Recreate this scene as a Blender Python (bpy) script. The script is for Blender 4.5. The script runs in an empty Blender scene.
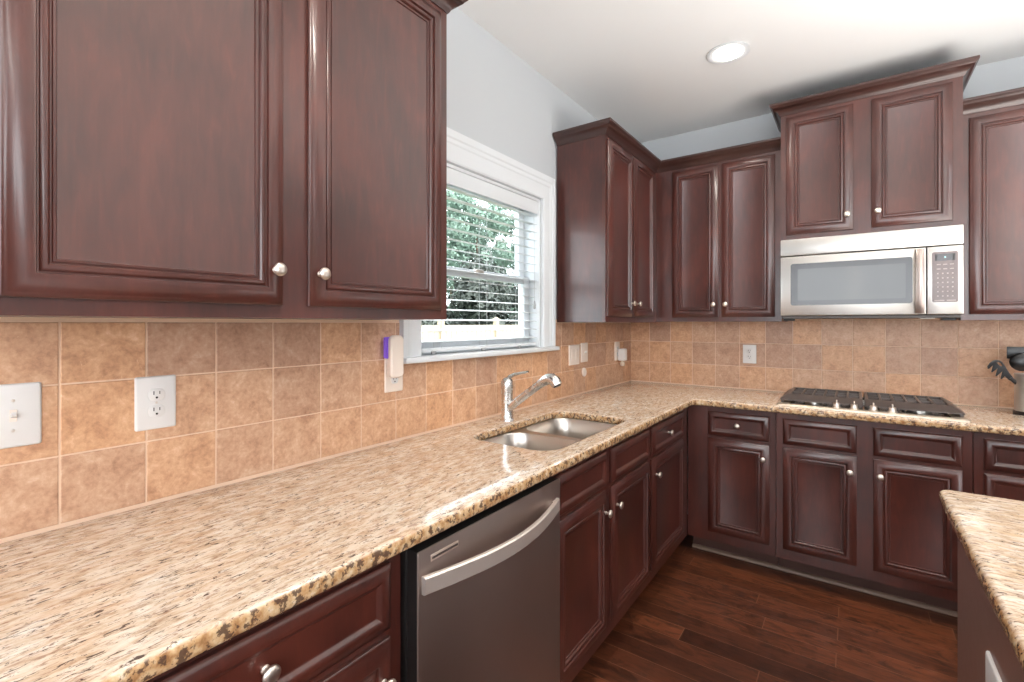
import bpy, bmesh, math, random
from mathutils import Vector, Matrix
S = bpy.context.scene
COL = S.collection
R = math.radians
random.seed(7)

# ---------------------------------------------------------------- camera
CX, CH, YAW = 1.3753, 1.348, 0.62264
cd = bpy.data.cameras.new('camera'); cam = bpy.data.objects.new('camera', cd); COL.objects.link(cam)
cam.location = (CX, 0, CH); cam.rotation_euler = (R(90), 0, YAW)
cd.sensor_width = 36.0; cd.lens = 475.06 / 1024 * 36; cd.shift_y = -17.4 / 1024; cd.clip_start = 0.02
S.camera = cam
# ---------------------------------------------------------------- world, sun, big lights, exposure
vs = S.view_settings
vs.view_transform = 'Standard'; vs.look = 'None'; vs.gamma = 1; vs.use_curve_mapping = False
vs.exposure = 0.0
w = bpy.data.worlds.new('sky'); S.world = w; w.use_nodes = True
wn = w.node_tree.nodes; bg = wn['Background']
bg.inputs[0].default_value = (0.90, 0.95, 1.0, 1); bg.inputs[1].default_value = 8.0

def lamp(name, kind, loc, rot, energy, color=(1, 1, 1), **kw):
    l = bpy.data.lights.new(name, kind); o = bpy.data.objects.new(name, l); COL.objects.link(o)
    o.location = loc; o.rotation_euler = rot; l.energy = energy; l.color = color
    for k, v in kw.items(): setattr(l, k, v)
    return o
lamp('sun', 'SUN', (6, -4, 9), (R(48), 0, R(62)), 4.0, (1, .95, .86), angle=R(1))
# area lamps added at the unseen rear and right openings to boost the daylight
lamp('rear_window_fill', 'AREA', (1.9, -3.10, 1.70), (R(90), 0, R(180)), 150, (1.0, .98, .96), shape='RECTANGLE', size=3.0, size_y=1.4)
lamp('side_opening_fill', 'AREA', (5.40, -1.3, 1.75), (R(90), 0, R(90)), 18, (1.0, .98, .96), shape='RECTANGLE', size=1.6, size_y=1.2)
# area lamps without fixtures, added out of view and aimed up to brighten the ceiling
lamp('ceiling_fill_back', 'AREA', (2.75, 2.25, 1.15), (R(180), 0, 0), 26, (1, .96, .91), shape='DISK', size=.9)
lamp('ceiling_fill_island', 'AREA', (2.25, 1.55, 1.50), (R(180), 0, 0), 42, (1, .97, .93), shape='DISK', size=1.5)
lamp('ceiling_fill_rear', 'AREA', (3.2, -1.7, 2.0), (R(180), 0, 0), 112, (1, .96, .90), shape='DISK', size=.5)

# ---------------------------------------------------------------- mesh helpers
class MB:
    def __init__(s): s.bm = bmesh.new()
    def box(s, x0, x1, y0, y1, z0, z1, bev=0.0, seg=2, mat=0):
        bm = s.bm
        v = [bm.verts.new((x, y, z)) for z in (z0, z1) for y in (y0, y1) for x in (x0, x1)]
        fs = [bm.faces.new([v[i] for i in q]) for q in ((0,2,3,1),(4,5,7,6),(0,1,5,4),(2,6,7,3),(0,4,6,2),(1,3,7,5))]
        for f in fs: f.material_index = mat
        if bev > 0:
            es = list({e for f in fs for e in f.edges})
            r = bmesh.ops.bevel(bm, geom=es, offset=bev, segments=seg, profile=.5, affect='EDGES', clamp_overlap=True)
            for f in r['faces']: f.material_index = mat
        return s
    def loft(s, loops, cap0=False, cap1=False, mat=0, closed=True):
        bm = s.bm; L = [[bm.verts.new(p) for p in lp] for lp in loops]; n = len(L[0])
        for a, b in zip(L, L[1:]):
            for i in range(n if closed else n - 1):
                j = (i + 1) % n
                f = bm.faces.new((a[i], a[j], b[j], b[i])); f.material_index = mat
        if cap0: bm.faces.new(list(reversed(L[0]))).material_index = mat
        if cap1: bm.faces.new(L[-1]).material_index = mat
        return s
    def lathe(s, prof, M=None, n=20, mat=0, cap0=True, cap1=True, sy=1.0):
        M = M or Matrix()
        loops = [[M @ Vector((r * math.cos(2*math.pi*i/n), sy * r * math.sin(2*math.pi*i/n), z)) for i in range(n)] for r, z in prof]
        return s.loft(loops, cap0, cap1, mat)
    def tube(s, pts, rad, n=10, mat=0, flat=1.0, up=None):
        pts = [Vector(p) for p in pts]; m = len(pts)
        rad = rad if isinstance(rad, (list, tuple)) else [rad] * m
        loops = []; ref = Vector(up) if up else Vector((0, 0, 1))
        for i, p in enumerate(pts):
            t = (pts[min(i+1, m-1)] - pts[max(i-1, 0)]).normalized()
            a = ref.cross(t)
            if a.length < 1e-3: a = Vector((1, 0, 0)).cross(t)
            a.normalize(); b = t.cross(a)
            loops.append([p + a * math.cos(2*math.pi*k/n) * rad[i] + b * math.sin(2*math.pi*k/n) * rad[i] * flat for k in range(n)])
        return s.loft(loops, True, True, mat)
    def ball(s, c, rx, ry=None, rz=None, n=16, mat=0):
        ry = ry or rx; rz = rz or rx; c = Vector(c)
        prof = [(math.sin(math.pi*k/10), -math.cos(math.pi*k/10)) for k in range(1, 10)]
        loops = [[c + Vector((rx*r*math.cos(2*math.pi*i/n), ry*r*math.sin(2*math.pi*i/n), rz*z)) for i in range(n)] for r, z in prof]
        return s.loft(loops, True, True, mat)
    def build(s, name, mats, parent=None, smooth=True, loc=None):
        bmesh.ops.recalc_face_normals(s.bm, faces=s.bm.faces[:])
        me = bpy.data.meshes.new(name); s.bm.to_mesh(me); s.bm.free()
        return link_mesh(name, me, mats, parent, smooth, loc)
def link_mesh(name, me, mats, parent=None, smooth=True, loc=None):
    for m in (mats if isinstance(mats, (list, tuple)) else [mats]): me.materials.append(m)
    if smooth and len(me.polygons):
        me.polygons.foreach_set('use_smooth', [True] * len(me.polygons)); me.set_sharp_from_angle(angle=R(38))
    o = bpy.data.objects.new(name, me); COL.objects.link(o)
    if parent: o.parent = parent
    if loc: o.location = loc
    return o
def tag(o, label, cat, group=None):
    o['label'] = label; o['category'] = cat
    if group: o['group'] = group
    return o
def thing(name, label, cat, loc=(0, 0, 0), rz=0.0, group=None):
    o = bpy.data.objects.new(name, None); COL.objects.link(o); o.empty_display_size = .1
    o.location = loc; o.rotation_euler = (0, 0, rz)
    return tag(o, label, cat, group)
def struct(o):
    o['kind'] = 'structure'; return o
def dup(root, loc, rz=None, label=None):
    r = root.copy(); COL.objects.link(r); r.location = loc
    if rz is not None: r.rotation_euler = (0, 0, rz)
    if label: r['label'] = label
    for ch in list(root.children):
        c = ch.copy(); COL.objects.link(c); c.parent = r
        for g in ch.children:
            d = g.copy(); COL.objects.link(d); d.parent = c
    return r
def rrect(x0, x1, y0, y1, r, n=6):
    out = []
    rs = r if isinstance(r, (list, tuple)) else [r] * 4
    for (cx, cy, a), q in zip(((x1, y1, 0), (x0, y1, 90), (x0, y0, 180), (x1, y0, 270)), rs):
        sx = -1 if cx == x1 else 1; sy = -1 if cy == y1 else 1
        for k in range(n + 1):
            t = R(a + 90 * k / n); out.append((cx + sx * q + q * math.cos(t), cy + sy * q + q * math.sin(t)))
    return out
def fillet(pts, rads, n=6):
    out = []; m = len(pts)
    for i in range(m):
        p = Vector(pts[i]); r = rads[i]
        if r <= 0: out.append(tuple(p)); continue
        a = (Vector(pts[i-1]) - p).normalized(); b = (Vector(pts[(i+1) % m]) - p).normalized()
        ang = a.angle(b); d = r / math.tan(ang / 2); c = p + (a + b).normalized() * (r / math.sin(ang / 2))
        v0 = p + a * d - c; v1 = p + b * d - c
        a0 = math.atan2(v0.y, v0.x); da = (math.atan2(v1.y, v1.x) - a0 + math.pi) % (2*math.pi) - math.pi
        for k in range(n + 1):
            t = a0 + da * k / n; out.append((c.x + r * math.cos(t), c.y + r * math.sin(t)))
    return out
def slab(name, outer, holes, z0, z1, bev, mats):
    """stone slab with eased edges from an outline and cut-outs"""
    cu = bpy.data.curves.new(name, 'CURVE'); cu.dimensions = '2D'; cu.fill_mode = 'BOTH'
    h = (z1 - z0) / 2; cu.extrude = h - bev; cu.bevel_depth = bev; cu.bevel_resolution = 4; cu.offset = -bev
    def area(p): return sum(p[i-1][0]*p[i][1] - p[i][0]*p[i-1][1] for i in range(len(p)))
    for k, p in enumerate([outer] + holes):
        if (area(p) > 0) != (k == 0): p = list(reversed(p))
        sp = cu.splines.new('POLY'); sp.points.add(len(p) - 1); sp.use_cyclic_u = True
        for q, pt in zip(sp.points, p): q.co = (pt[0], pt[1], 0, 1)
    tmp = bpy.data.objects.new(name + '_outline', cu); COL.objects.link(tmp)
    bpy.context.view_layer.update()
    me = bpy.data.meshes.new_from_object(tmp.evaluated_get(bpy.context.evaluated_depsgraph_get()))
    bpy.data.objects.remove(tmp); bpy.data.curves.remove(cu)
    me.materials.clear(); me.transform(Matrix.Translation((0, 0, (z0 + z1) / 2)))
    bm = bmesh.new(); bm.from_mesh(me); bmesh.ops.remove_doubles(bm, verts=bm.verts[:], dist=1e-5)
    bmesh.ops.recalc_face_normals(bm, faces=bm.faces[:]); bm.to_mesh(me); bm.free()
    return link_mesh(name, me, mats)

# ---------------------------------------------------------------- materials
def srgb(r, g, b):
    f = lambda c: (c/255/12.92) if c/255 <= .04045 else ((c/255 + .055)/1.055) ** 2.4
    return (f(r), f(g), f(b), 1)
class NT:
    def __init__(s, name):
        s.m = bpy.data.materials.new(name); s.m.use_nodes = True; s.t = s.m.node_tree
        s.n = s.t.nodes; s.b = s.n['Principled BSDF']
    def add(s, typ, **kw):
        n = s.n.new(typ)
        for k, v in kw.items(): setattr(n, k, v)
        return n
    def link(s, a, b): s.t.links.new(a, b)
    def math(s, op, a, b=None, c=None):
        n = s.add('ShaderNodeMath', operation=op)
        for i, v in enumerate((a, b, c)):
            if v is None: continue
            if isinstance(v, (int, float)): n.inputs[i].default_value = v
            else: s.link(v, n.inputs[i])
        return n.outputs[0]
    def coord(s, scale=(1, 1, 1), rot=(0, 0, 0), rand=False):
        c = s.add('ShaderNodeTexCoord'); mp = s.add('ShaderNodeMapping')
        mp.inputs['Scale'].default_value = scale; mp.inputs['Rotation'].default_value = rot
        s.link(c.outputs['Object'], mp.inputs['Vector'])
        if rand:
            oi = s.add('ShaderNodeObjectInfo'); k = s.math('MULTIPLY', oi.outputs['Random'], 37.0)
            s.link(k, mp.inputs['Location'])
        return mp.outputs[0]
    def noise(s, vec, scale=5, detail=4, rough=.5, dist=0.0):
        n = s.add('ShaderNodeTexNoise'); n.inputs['Scale'].default_value = scale; n.inputs['Detail'].default_value = detail
        n.inputs['Roughness'].default_value = rough; n.inputs['Distortion'].default_value = dist
        s.link(vec, n.inputs['Vector']); return n.outputs['Fac']
    def ramp(s, fac, stops, interp='LINEAR'):
        n = s.add('ShaderNodeValToRGB'); r = n.color_ramp; r.interpolation = interp
        while len(r.elements) < len(stops): r.elements.new(.5)
        for e, (p, c) in zip(r.elements, stops): e.position = p; e.color = c if len(c) == 4 else (*c, 1)
        s.link(fac, n.inputs[0]); return n.outputs[0]
    def mix(s, fac, a, b, blend='MIX'):
        n = s.add('ShaderNodeMix', data_type='RGBA', blend_type=blend)
        for i, v in ((0, fac), (6, a), (7, b)):
            if isinstance(v, (int, float)): n.inputs[i].default_value = v
            elif isinstance(v, tuple): n.inputs[i].default_value = v
            else: s.link(v, n.inputs[i])
        return n.outputs[2]
    def bump(s, h, strength=.1, dist=.01):
        n = s.add('ShaderNodeBump'); n.inputs['Strength'].default_value = strength; n.inputs['Distance'].default_value = dist
        s.link(h, n.inputs['Height']); s.link(n.outputs[0], s.b.inputs['Normal'])
    def set(s, **kw):
        for k, v in kw.items():
            i = s.b.inputs[k.replace('_', ' ')]
            if isinstance(v, (int, float, tuple)): i.default_value = v
            else: s.link(v, i)
        return s
def plain(name, col, rough=.5, metal=0.0, coat=0.0, **kw):
    n = NT(name); n.set(Base_Color=col, Roughness=rough, Metallic=metal)
    if coat: n.set(Coat_Weight=coat, Coat_Roughness=.1)
    v = n.noise(n.coord(), 40, 2); n.set(Roughness=n.math('MULTIPLY_ADD', v, .06, rough - .03))
    n.set(**kw); return n.m

def mat_wood(name, dark, mid, light, rough=.36, coat=.35):
    n = NT(name)
    v = n.coord((1, 1, .16), rand=True)
    g = n.noise(v, 55, 5, .6, .6); b = n.noise(n.coord((1, 1, .6), rand=True), 5, 3, .55, .4)
    c1 = n.ramp(g, [(.25, dark), (.55, mid), (.8, light)])
    c2 = n.ramp(b, [(.3, dark), (.5, mid), (.72, light)])
    n.set(Base_Color=n.mix(.55, c1, c2), Roughness=n.math('MULTIPLY_ADD', b, .12, rough - .06),
          Coat_Weight=coat, Coat_Roughness=.19, Coat_IOR=1.55)
    n.bump(g, .03, .002); return n.m
WOOD = mat_wood('cherry_wood', srgb(48, 22, 17), srgb(72, 33, 26), srgb(96, 45, 34), .36, .48)
WOOD_DK = plain('toe_kick_wood', srgb(82, 54, 46), .5)

def mat_granite(name, axis, warm):
    n = NT(name)
    def sc(l, t): return (t, l, t) if axis == 'y' else (l, t, t)
    rot = (0, 0, R(10))
    g = n.add('ShaderNodeNewGeometry'); sp = n.add('ShaderNodeSeparateXYZ'); n.link(g.outputs['Normal'], sp.inputs[0])
    edge = n.ramp(sp.outputs['Z'], [(.45, (1, 1, 1)), (.85, (0, 0, 0))])
    # polished top: cream ground, peach bands and thin drawn-out brown flecks
    base = n.ramp(n.noise(n.coord(sc(22, 70), rot), 1.0, 5, .65, .4), [(.32, srgb(178, 150, 126)), (.43, srgb(206, 184, 160)), (.54, srgb(222, 205, 186)), (.68, srgb(232, 222, 210))])
    peach = n.ramp(n.noise(n.coord(sc(9, 24), rot), 1.0, 3, .6), [(.46, (0, 0, 0)), (.70, (1, 1, 1))])
    c = n.mix(n.math('MULTIPLY', peach, .5), base, warm)
    mid = n.ramp(n.noise(n.coord(sc(40, 150), rot), 1.0, 4, .7, .5), [(.54, (0, 0, 0)), (.64, (1, 1, 1))])
    c = n.mix(n.math('MULTIPLY', mid, .72), c, srgb(146, 108, 88))
    dk = n.ramp(n.noise(n.coord(sc(34, 120), rot), 1.17, 4, .72, .9), [(.575, (0, 0, 0)), (.62, (1, 1, 1))])
    c = n.mix(n.math('MULTIPLY', dk, .92), c, srgb(72, 55, 50))
    # cut edge: the same grain seen end on, golden with dark blots
    v = n.coord((44, 44, 44))
    e = n.ramp(n.noise(v, 1.0, 4, .6), [(.34, srgb(150, 108, 72)), (.46, srgb(184, 144, 102)), (.58, srgb(204, 174, 136)), (.72, srgb(220, 206, 186))])
    eb = n.ramp(n.noise(n.coord((62, 62, 62)), 1.2, 3, .65), [(.51, (0, 0, 0)), (.58, (1, 1, 1))])
    e = n.mix(n.math('MULTIPLY', eb, .88), e, srgb(82, 62, 53))
    n.set(Base_Color=n.mix(edge, c, e), Roughness=.12, Coat_Weight=.2, Coat_Roughness=.05)
    return n.m
GRANITE = mat_granite('granite', 'y', srgb(202, 164, 130)); GRANITE_X = mat_granite('granite_island', 'x', srgb(212, 178, 134))

def mat_tile():
    n = NT('tumbled_tile'); g = n.add('ShaderNodeNewGeometry')
    at = n.add('ShaderNodeAttribute', attribute_name='tint'); 
    v = n.coord()
    a = n.noise(v, 20, 7, .68, .6); b = n.noise(v, 95, 5, .65)
    c = n.ramp(n.math('ADD', a, n.math('MULTIPLY', n.math('SUBTRACT', b, .5), .75)),
               [(.22, srgb(176, 138, 112)), (.44, srgb(206, 168, 139)), (.62, srgb(220, 186, 157)), (.84, srgb(236, 213, 190))])
    t = n.ramp(at.outputs['Fac'], [(0, srgb(208, 194, 194)), (.5, srgb(238, 226, 219)), (1, srgb(252, 230, 206))])
    pit = n.ramp(n.noise(n.coord((95, 95, 60)), 1.0, 4, .75, 1.0), [(.63, (0, 0, 0)), (.70, (1, 1, 1))])
    c = n.mix(n.math('MULTIPLY', pit, .5), c, srgb(236, 212, 188))
    n.set(Base_Color=n.mix(.8, c, t, 'MULTIPLY'), Roughness=.42); n.bump(b, .12, .004); return n.m
TILE = mat_tile()
GROUT = plain('grout', srgb(230, 200, 174), .85)

def mat_floor():
    n = NT('walnut_planks'); W, Ln = .098, 1.1
    tc = n.add('ShaderNodeTexCoord'); sp = n.add('ShaderNodeSeparateXYZ'); n.link(tc.outputs['Object'], sp.inputs[0])
    yy = n.math('DIVIDE', sp.outputs['Y'], W); row = n.math('FLOOR', yy); fy = n.math('FRACT', yy)
    wr = n.add('ShaderNodeTexWhiteNoise', noise_dimensions='1D'); n.link(row, wr.inputs['W'])
    xx = n.math('ADD', n.math('DIVIDE', sp.outputs['X'], Ln), n.math('MULTIPLY', wr.outputs['Value'], 7.3))
    colm = n.math('FLOOR', xx); fx = n.math('FRACT', xx)
    cb = n.add('ShaderNodeCombineXYZ'); n.link(row, cb.inputs[0]); n.link(colm, cb.inputs[1])
    wid = n.add('ShaderNodeTexWhiteNoise', noise_dimensions='2D'); n.link(cb.outputs[0], wid.inputs['Vector'])
    off = n.add('ShaderNodeCombineXYZ'); n.link(n.math('MULTIPLY', wid.outputs['Value'], 50), off.inputs[2])
    va = n.add('ShaderNodeVectorMath', operation='ADD'); n.link(n.coord((3.0, 18, 1)), va.inputs[0]); n.link(off.outputs[0], va.inputs[1])
    g = n.noise(va.outputs[0], 1.6, 6, .62, 1.6)
    vb = n.add('ShaderNodeVectorMath', operation='ADD'); n.link(n.coord((4, 8, 1)), vb.inputs[0]); n.link(off.outputs[0], vb.inputs[1])
    bl = n.noise(vb.outputs[0], 1.9, 4, .65, 1.4)
    base = n.ramp(wid.outputs['Value'], [(0, srgb(68, 36, 24)), (.35, srgb(92, 51, 34)), (.7, srgb(116, 66, 43)), (1, srgb(80, 44, 30))])
    gr = n.ramp(g, [(.28, (.30, .27, .26)), (.5, (.85, .82, .8)), (.75, (1.35, 1.25, 1.15))])
    c = n.mix(.9, base, gr, 'MULTIPLY')
    dk = n.ramp(bl, [(.50, (0, 0, 0)), (.66, (1, 1, 1))]); c = n.mix(n.math('MULTIPLY', dk, .75), c, srgb(40, 22, 16))
    ey = n.math('MINIMUM', fy, n.math('SUBTRACT', 1.0, fy)); ex = n.math('MINIMUM', fx, n.math('SUBTRACT', 1.0, fx))
    gy = n.math('LESS_THAN', ey, .016); gx = n.math('LESS_THAN', ex, .0018)
    gap = n.math('MAXIMUM', gy, gx)
    c = n.mix(n.math('MULTIPLY', gap, .8), c, srgb(120, 80, 58))
    n.set(Base_Color=c, Roughness=n.math('MULTIPLY_ADD', g, .15, .26), Coat_Weight=.15)
    n.bump(n.math('SUBTRACT', n.math('MULTIPLY', g, .4), gap), .2, .003); return n.m
FLOOR = mat_floor()
WALL = plain('grey_wall_paint', srgb(192, 196, 199), .75)
CEIL = plain('ceiling_paint', srgb(234, 235, 235), .85)
WHITE = plain('white_trim_paint', srgb(222, 226, 229), .4)
PLASTIC = plain('white_plastic', srgb(226, 223, 221), .35)
PLASTIC_W = plain('cream_plastic', srgb(238, 224, 212), .4)
DARKHOLE = plain('dark_slot', srgb(40, 38, 38), .6)
NICKEL = plain('brushed_nickel', srgb(228, 218, 208), .36, 1.0)
CHROME = plain('faucet_steel', srgb(214, 212, 210), .27, 1.0)
def mat_brushed(name, col, rough, sc, metal=1.0):
    n = NT(name); v = n.coord(sc); g = n.noise(v, 1.0, 3, .6)
    n.set(Base_Color=n.mix(.05, col, n.ramp(g, [(.3, (.2, .2, .2)), (.7, (1, 1, 1))]), 'MULTIPLY'), Metallic=metal,
          Roughness=n.math('MULTIPLY_ADD', g, .04, rough - .02)); return n.m
STEEL = mat_brushed('stainless_steel', srgb(212, 209, 204), .34, (6, 6, 700))
STEEL_DK = mat_brushed('dishwasher_steel', srgb(184, 170, 163), .4, (6, 700, 6)); STEEL_BAR = plain('handle_steel', srgb(232, 222, 214), .45, .85)
STEEL_SINK = plain('sink_steel', srgb(204, 197, 190), .3, 1.0)
BLACK = plain('black_plastic', srgb(26, 24, 24), .4)
GLOSSBLK = plain('black_enamel', srgb(30, 27, 26), .12, coat=.5)
IRON = plain('cast_iron', srgb(84, 75, 72), .36)
MWGLASS = plain('oven_window_glass', srgb(74, 74, 74), .08, .05)
MWFRAME = plain('window_border', srgb(66, 66, 68), .16, .1)
KEYPAD = plain('keypad_face', srgb(112, 98, 96), .25)
KEYMARK = plain('keypad_print', srgb(182, 170, 166), .5)
UTENSIL = plain('black_nylon', srgb(20, 19, 20), .3)
RUBBER = plain('dark_rubber', srgb(38, 32, 32), .5)
def emit(name, col, st):
    n = NT(name); n.set(Base_Color=col, Emission_Color=col, Emission_Strength=st); return n.m
GLOW = emit('lamp_glow', (1, .95, .88, 1), 14)
PURPLE = emit('purple_led', (.17, .08, .48, 1), .4)
CYAN = emit('clock_digits', (.5, .9, 1, 1), 1.0)
def mat_glass():
    n = NT('window_glass'); n.set(Base_Color=(.93, .97, .97, 1), Roughness=0.0, Transmission_Weight=1.0, IOR=1.02); return n.m
GLASS = mat_glass()
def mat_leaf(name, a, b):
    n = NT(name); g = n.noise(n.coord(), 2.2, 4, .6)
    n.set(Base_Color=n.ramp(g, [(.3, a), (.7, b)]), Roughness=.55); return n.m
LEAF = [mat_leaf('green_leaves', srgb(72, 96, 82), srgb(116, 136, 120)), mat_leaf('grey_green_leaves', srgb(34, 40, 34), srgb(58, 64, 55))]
BARK = plain('bark', srgb(86, 70, 58), .9)
FENCE = plain('cream_fence', srgb(150, 137, 116), .6)
LAWN = plain('lawn', srgb(70, 84, 52), .95)

# ---------------------------------------------------------------- room shell
D, CEILZ, XR, YR = 3.4517, 2.70, 5.5, -3.2
WX0, WX1, WZ0, WZ1 = 1.285, 2.18, 1.215, 2.02        # window opening in the left wall
struct(MB().box(-.14, XR, YR, D + .14, -.06, 0).build('floor', FLOOR, smooth=False))
struct(MB().box(-.14, XR, YR, D + .14, CEILZ, CEILZ + .1).build('ceiling', CEIL, smooth=False))
m = MB()
for y0, y1, z0, z1 in ((YR, WX0, 0, CEILZ), (WX1, D + .14, 0, CEILZ), (WX0, WX1, 0, WZ0), (WX0, WX1, WZ1, CEILZ)):
    m.box(-.14, 0, y0, y1, z0, z1)
wall_left = struct(m.build('wall_left', WALL, smooth=False))
wall_back = struct(MB().box(0, XR, D, D + .14, 0, CEILZ).build('wall_back', WALL, smooth=False))
m = MB()                                                         # unseen wall, its opening added and sized to let sky light in
for y0, y1, z0, z1 in ((YR, -2.2, 0, CEILZ), (-.4, D + .14, 0, CEILZ), (-2.2, -.4, 0, 1.1), (-2.2, -.4, 2.4, CEILZ)):
    m.box(XR, XR + .14, y0, y1, z0, z1)
struct(m.build('wall_right', WALL, smooth=False))
m = MB()                                                         # wall with the family room windows
for x0, x1, z0, z1 in ((-.14, .35, 0, CEILZ), (3.45, XR + .14, 0, CEILZ), (.35, 3.45, 0, .95), (.35, 3.45, 2.45, CEILZ)):
    m.box(x0, x1, YR - .14, YR, z0, z1)
struct(m.build('wall_rear', WALL, smooth=False))
m = MB()                                                         # three double-hung units in the rear opening
for k in range(3):
    x0 = .35 + k * 1.0333; x1 = x0 + 1.0333
    for a, b, c, d in ((x0 + .0005, x0 + .06, .951, 2.449), (x1 - .06, x1 - .0005, .951, 2.449), (x0 + .06, x1 - .06, .951, 1.02), (x0 + .06, x1 - .06, 2.38, 2.449), (x0 + .06, x1 - .06, 1.68, 1.74)):
        m.box(a, b, YR - .10, YR - .05, c, d, .003)
struct(m.build('window_2', WHITE, smooth=False))

# tiled backsplash: every tile a chamfered block on a grout bed
T = .1524
def tiles(name, parent, u0, k0, k1, umin, umax, cut, put):
    m = MB(); bm = m.bm; lay = bm.faces.layers.float.new('tint'); rows = [.9205, 1.0664, 1.2188, 1.3525]
    if name == 'tile_backsplash_back': rows = [.9205, 1.0664, 1.2188, 1.3712, 1.47]
    rng = random.Random(11 if 'left' in name else 5)
    for k in range(k0, k1):
        for r in range(len(rows) - 1):
            a, b, c, d = max(u0 + k*T, umin), min(u0 + (k+1)*T, umax), rows[r], rows[r+1]
            if b - a < .006: continue
            rects = [(a, b, c, d)]
            if cut and a < cut[1] and b > cut[0] and d > cut[2]:
                rects = []
                if c < cut[2]: rects.append((a, b, c, cut[2]))
                if a < cut[0]: rects.append((a, cut[0], max(c, cut[2]), d))
                if b > cut[1]: rects.append((cut[1], b, max(c, cut[2]), d))
            tint = rng.random()
            if r == 0: tint = min(1, tint * .6 + .4)
            for (a2, b2, c2, d2) in rects:
                if b2 - a2 < .006 or d2 - c2 < .006: continue
                g = .0018; lp = []
                for i, h in ((g, .002), (g, .0062), (g + .0014, .0075)):
                    lp.append([put(u, v, h) for u, v in ((a2+i, c2+i), (b2-i, c2+i), (b2-i, d2-i), (a2+i, d2-i))])
                n0 = len(bm.faces); m.loft(lp, False, True); bm.faces.ensure_lookup_table()
                for f in bm.faces[n0:]: f[lay] = tint
    bm.faces.ensure_lookup_table()
    def bed(a, b, c, d):
        n0 = len(bm.faces); m.loft([[put(u, v, h) for u, v in ((a, c), (b, c), (b, d), (a, d))] for h in (.0003, .0054)], False, True, 1)
    top = max(rows[-1], 1.368); rows[0] = .905
    if cut:
        bed(umin, cut[0], rows[0], top + .004); bed(cut[0], cut[1], rows[0], cut[2]); bed(cut[1], umax, rows[0], top + .004)
    else: bed(umin, umax, rows[0], top)
    return m.build(name, [TILE, GROUT], parent, smooth=False)
tiles('tile_backsplash_left', wall_left, .2592, -5, 22, -.48, D - .0005, (1.20, 2.294, 1.196), lambda u, v, h: (h, u, v))
tiles('tile_backsplash_back', wall_back, .0017, 0, 18, .008, 2.604, None, lambda u, v, h: (u, D - h, v))

# window: casing, sashes and panes
win = struct(bpy.data.objects.new('window_1', None)); COL.objects.link(win); win.location = (0, 1.73, 1.2)
def wb(name, boxes, mat=WHITE, bev=.003):
    m = MB()
    for b in boxes: m.box(b[0], b[1], b[2] - 1.73, b[3] - 1.73, b[4] - 1.2, b[5] - 1.2, bev)
    return m.build(name, mat, win)
cs = MB(); cprof = [(0, .0004), (0, .014), (.006, .018), (.060, .018), (.066, .0215), (.078, .0225), (.084, .027), (1, .030), (1, .0004)]
loops = []                                                       # mitred casing: legs and head, with a raised back band
for y, z, sy, sz in ((1.293, 1.222, -1, 0), (1.293, 2.022, -1, 1), (2.186, 2.022, 1, 1), (2.186, 1.222, 1, 0)):
    loops.append([(x, y - 1.73 + sy * (t if t < 1 else .104), z - 1.2 + sz * (t * 1.2 if t < 1 else .128)) for t, x in cprof])
cs.loft(loops, True, True); cs.build('casing', WHITE, win, smooth=False)
wb('sill', [(-.10, .045, 1.19, 2.315, 1.199, 1.2215)], bev=.006)
wb('jamb', [(-.138, -.0004, 1.2855, 1.2975, 1.222, 2.019), (-.138, -.0004, 2.1675, 2.1795, 1.222, 2.019), (-.138, -.0004, 1.2975, 2.1675, 2.005, 2.0195)], bev=.001)
wb('lower_sash', [(-.095, -.065, 1.298, 1.345, 1.2235, 1.60), (-.095, -.065, 2.12, 2.167, 1.2235, 1.60),
                  (-.095, -.065, 1.345, 2.12, 1.2235, 1.275), (-.095, -.065, 1.345, 2.12, 1.56, 1.60)])
wb('upper_sash', [(-.13, -.099, 1.298, 1.345, 1.565, 2.004), (-.13, -.099, 2.12, 2.167, 1.565, 2.004),
                  (-.13, -.099, 1.345, 2.12, 1.565, 1.605), (-.13, -.099, 1.345, 2.12, 1.965, 2.004)])
wb('pane', [(-.082, -.078, 1.344, 2.121, 1.274, 1.561)], GLASS, 0)
wb('pane', [(-.116, -.112, 1.344, 2.121, 1.604, 1.966)], GLASS, 0)
wb('sash_lock', [(-.066, -.052, 1.70, 1.76, 1.585, 1.603)], NICKEL, .003)

# ---------------------------------------------------------------- cabinets (local frame: x along the run, front faces -y, wall at y=0)
DOORP = [(0, 0), (0, .008), (.003, .011), (.006, .0118), (.009, .0145), (.017, .0185), (.026, .0208), (.034, .0210), (.0385, .0195), (.0405, .0135), (.0425, .0130),
         (.0445, .0160), (.0480, .0172), (.0525, .0172), (.0550, .0150), (.0562, .0105), (.0580, .0102), (.0595, .0122), (.0635, .0120), (.0650, .0085), (.0690, .0070)]
DRAWP = [(0, 0), (0, .009), (.003, .012), (.009, .0155), (.017, .0190), (.022, .0200), (.026, .0195), (.031, .0155), (.036, .0115), (.038, .0100), (.040, .0100)]
def panel_front(name, x0, x1, z0, z1, yf, prof, parent, mat=None):
    """mitred profiled frame round a flat panel, standing on the plane y = yf and facing -y; its origin is its lower left corner"""
    m = MB(); W, H = x1 - x0, z1 - z0
    m.loft([[(i, -d, i), (W - i, -d, i), (W - i, -d, H - i), (i, -d, H - i)] for i, d in prof], True, True)
    return m.build(name, mat or WOOD, parent, loc=(x0, yf, z0))
KNOBP = [(.0075, 0), (.0075, .002), (.0050, .004), (.0045, .012), (.0065, .014), (.0130, .0165), (.0150, .020), (.0148, .0225), (.0125, .0255), (.007, .0275), (.002, .0280)]
knob_me = None
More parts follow.
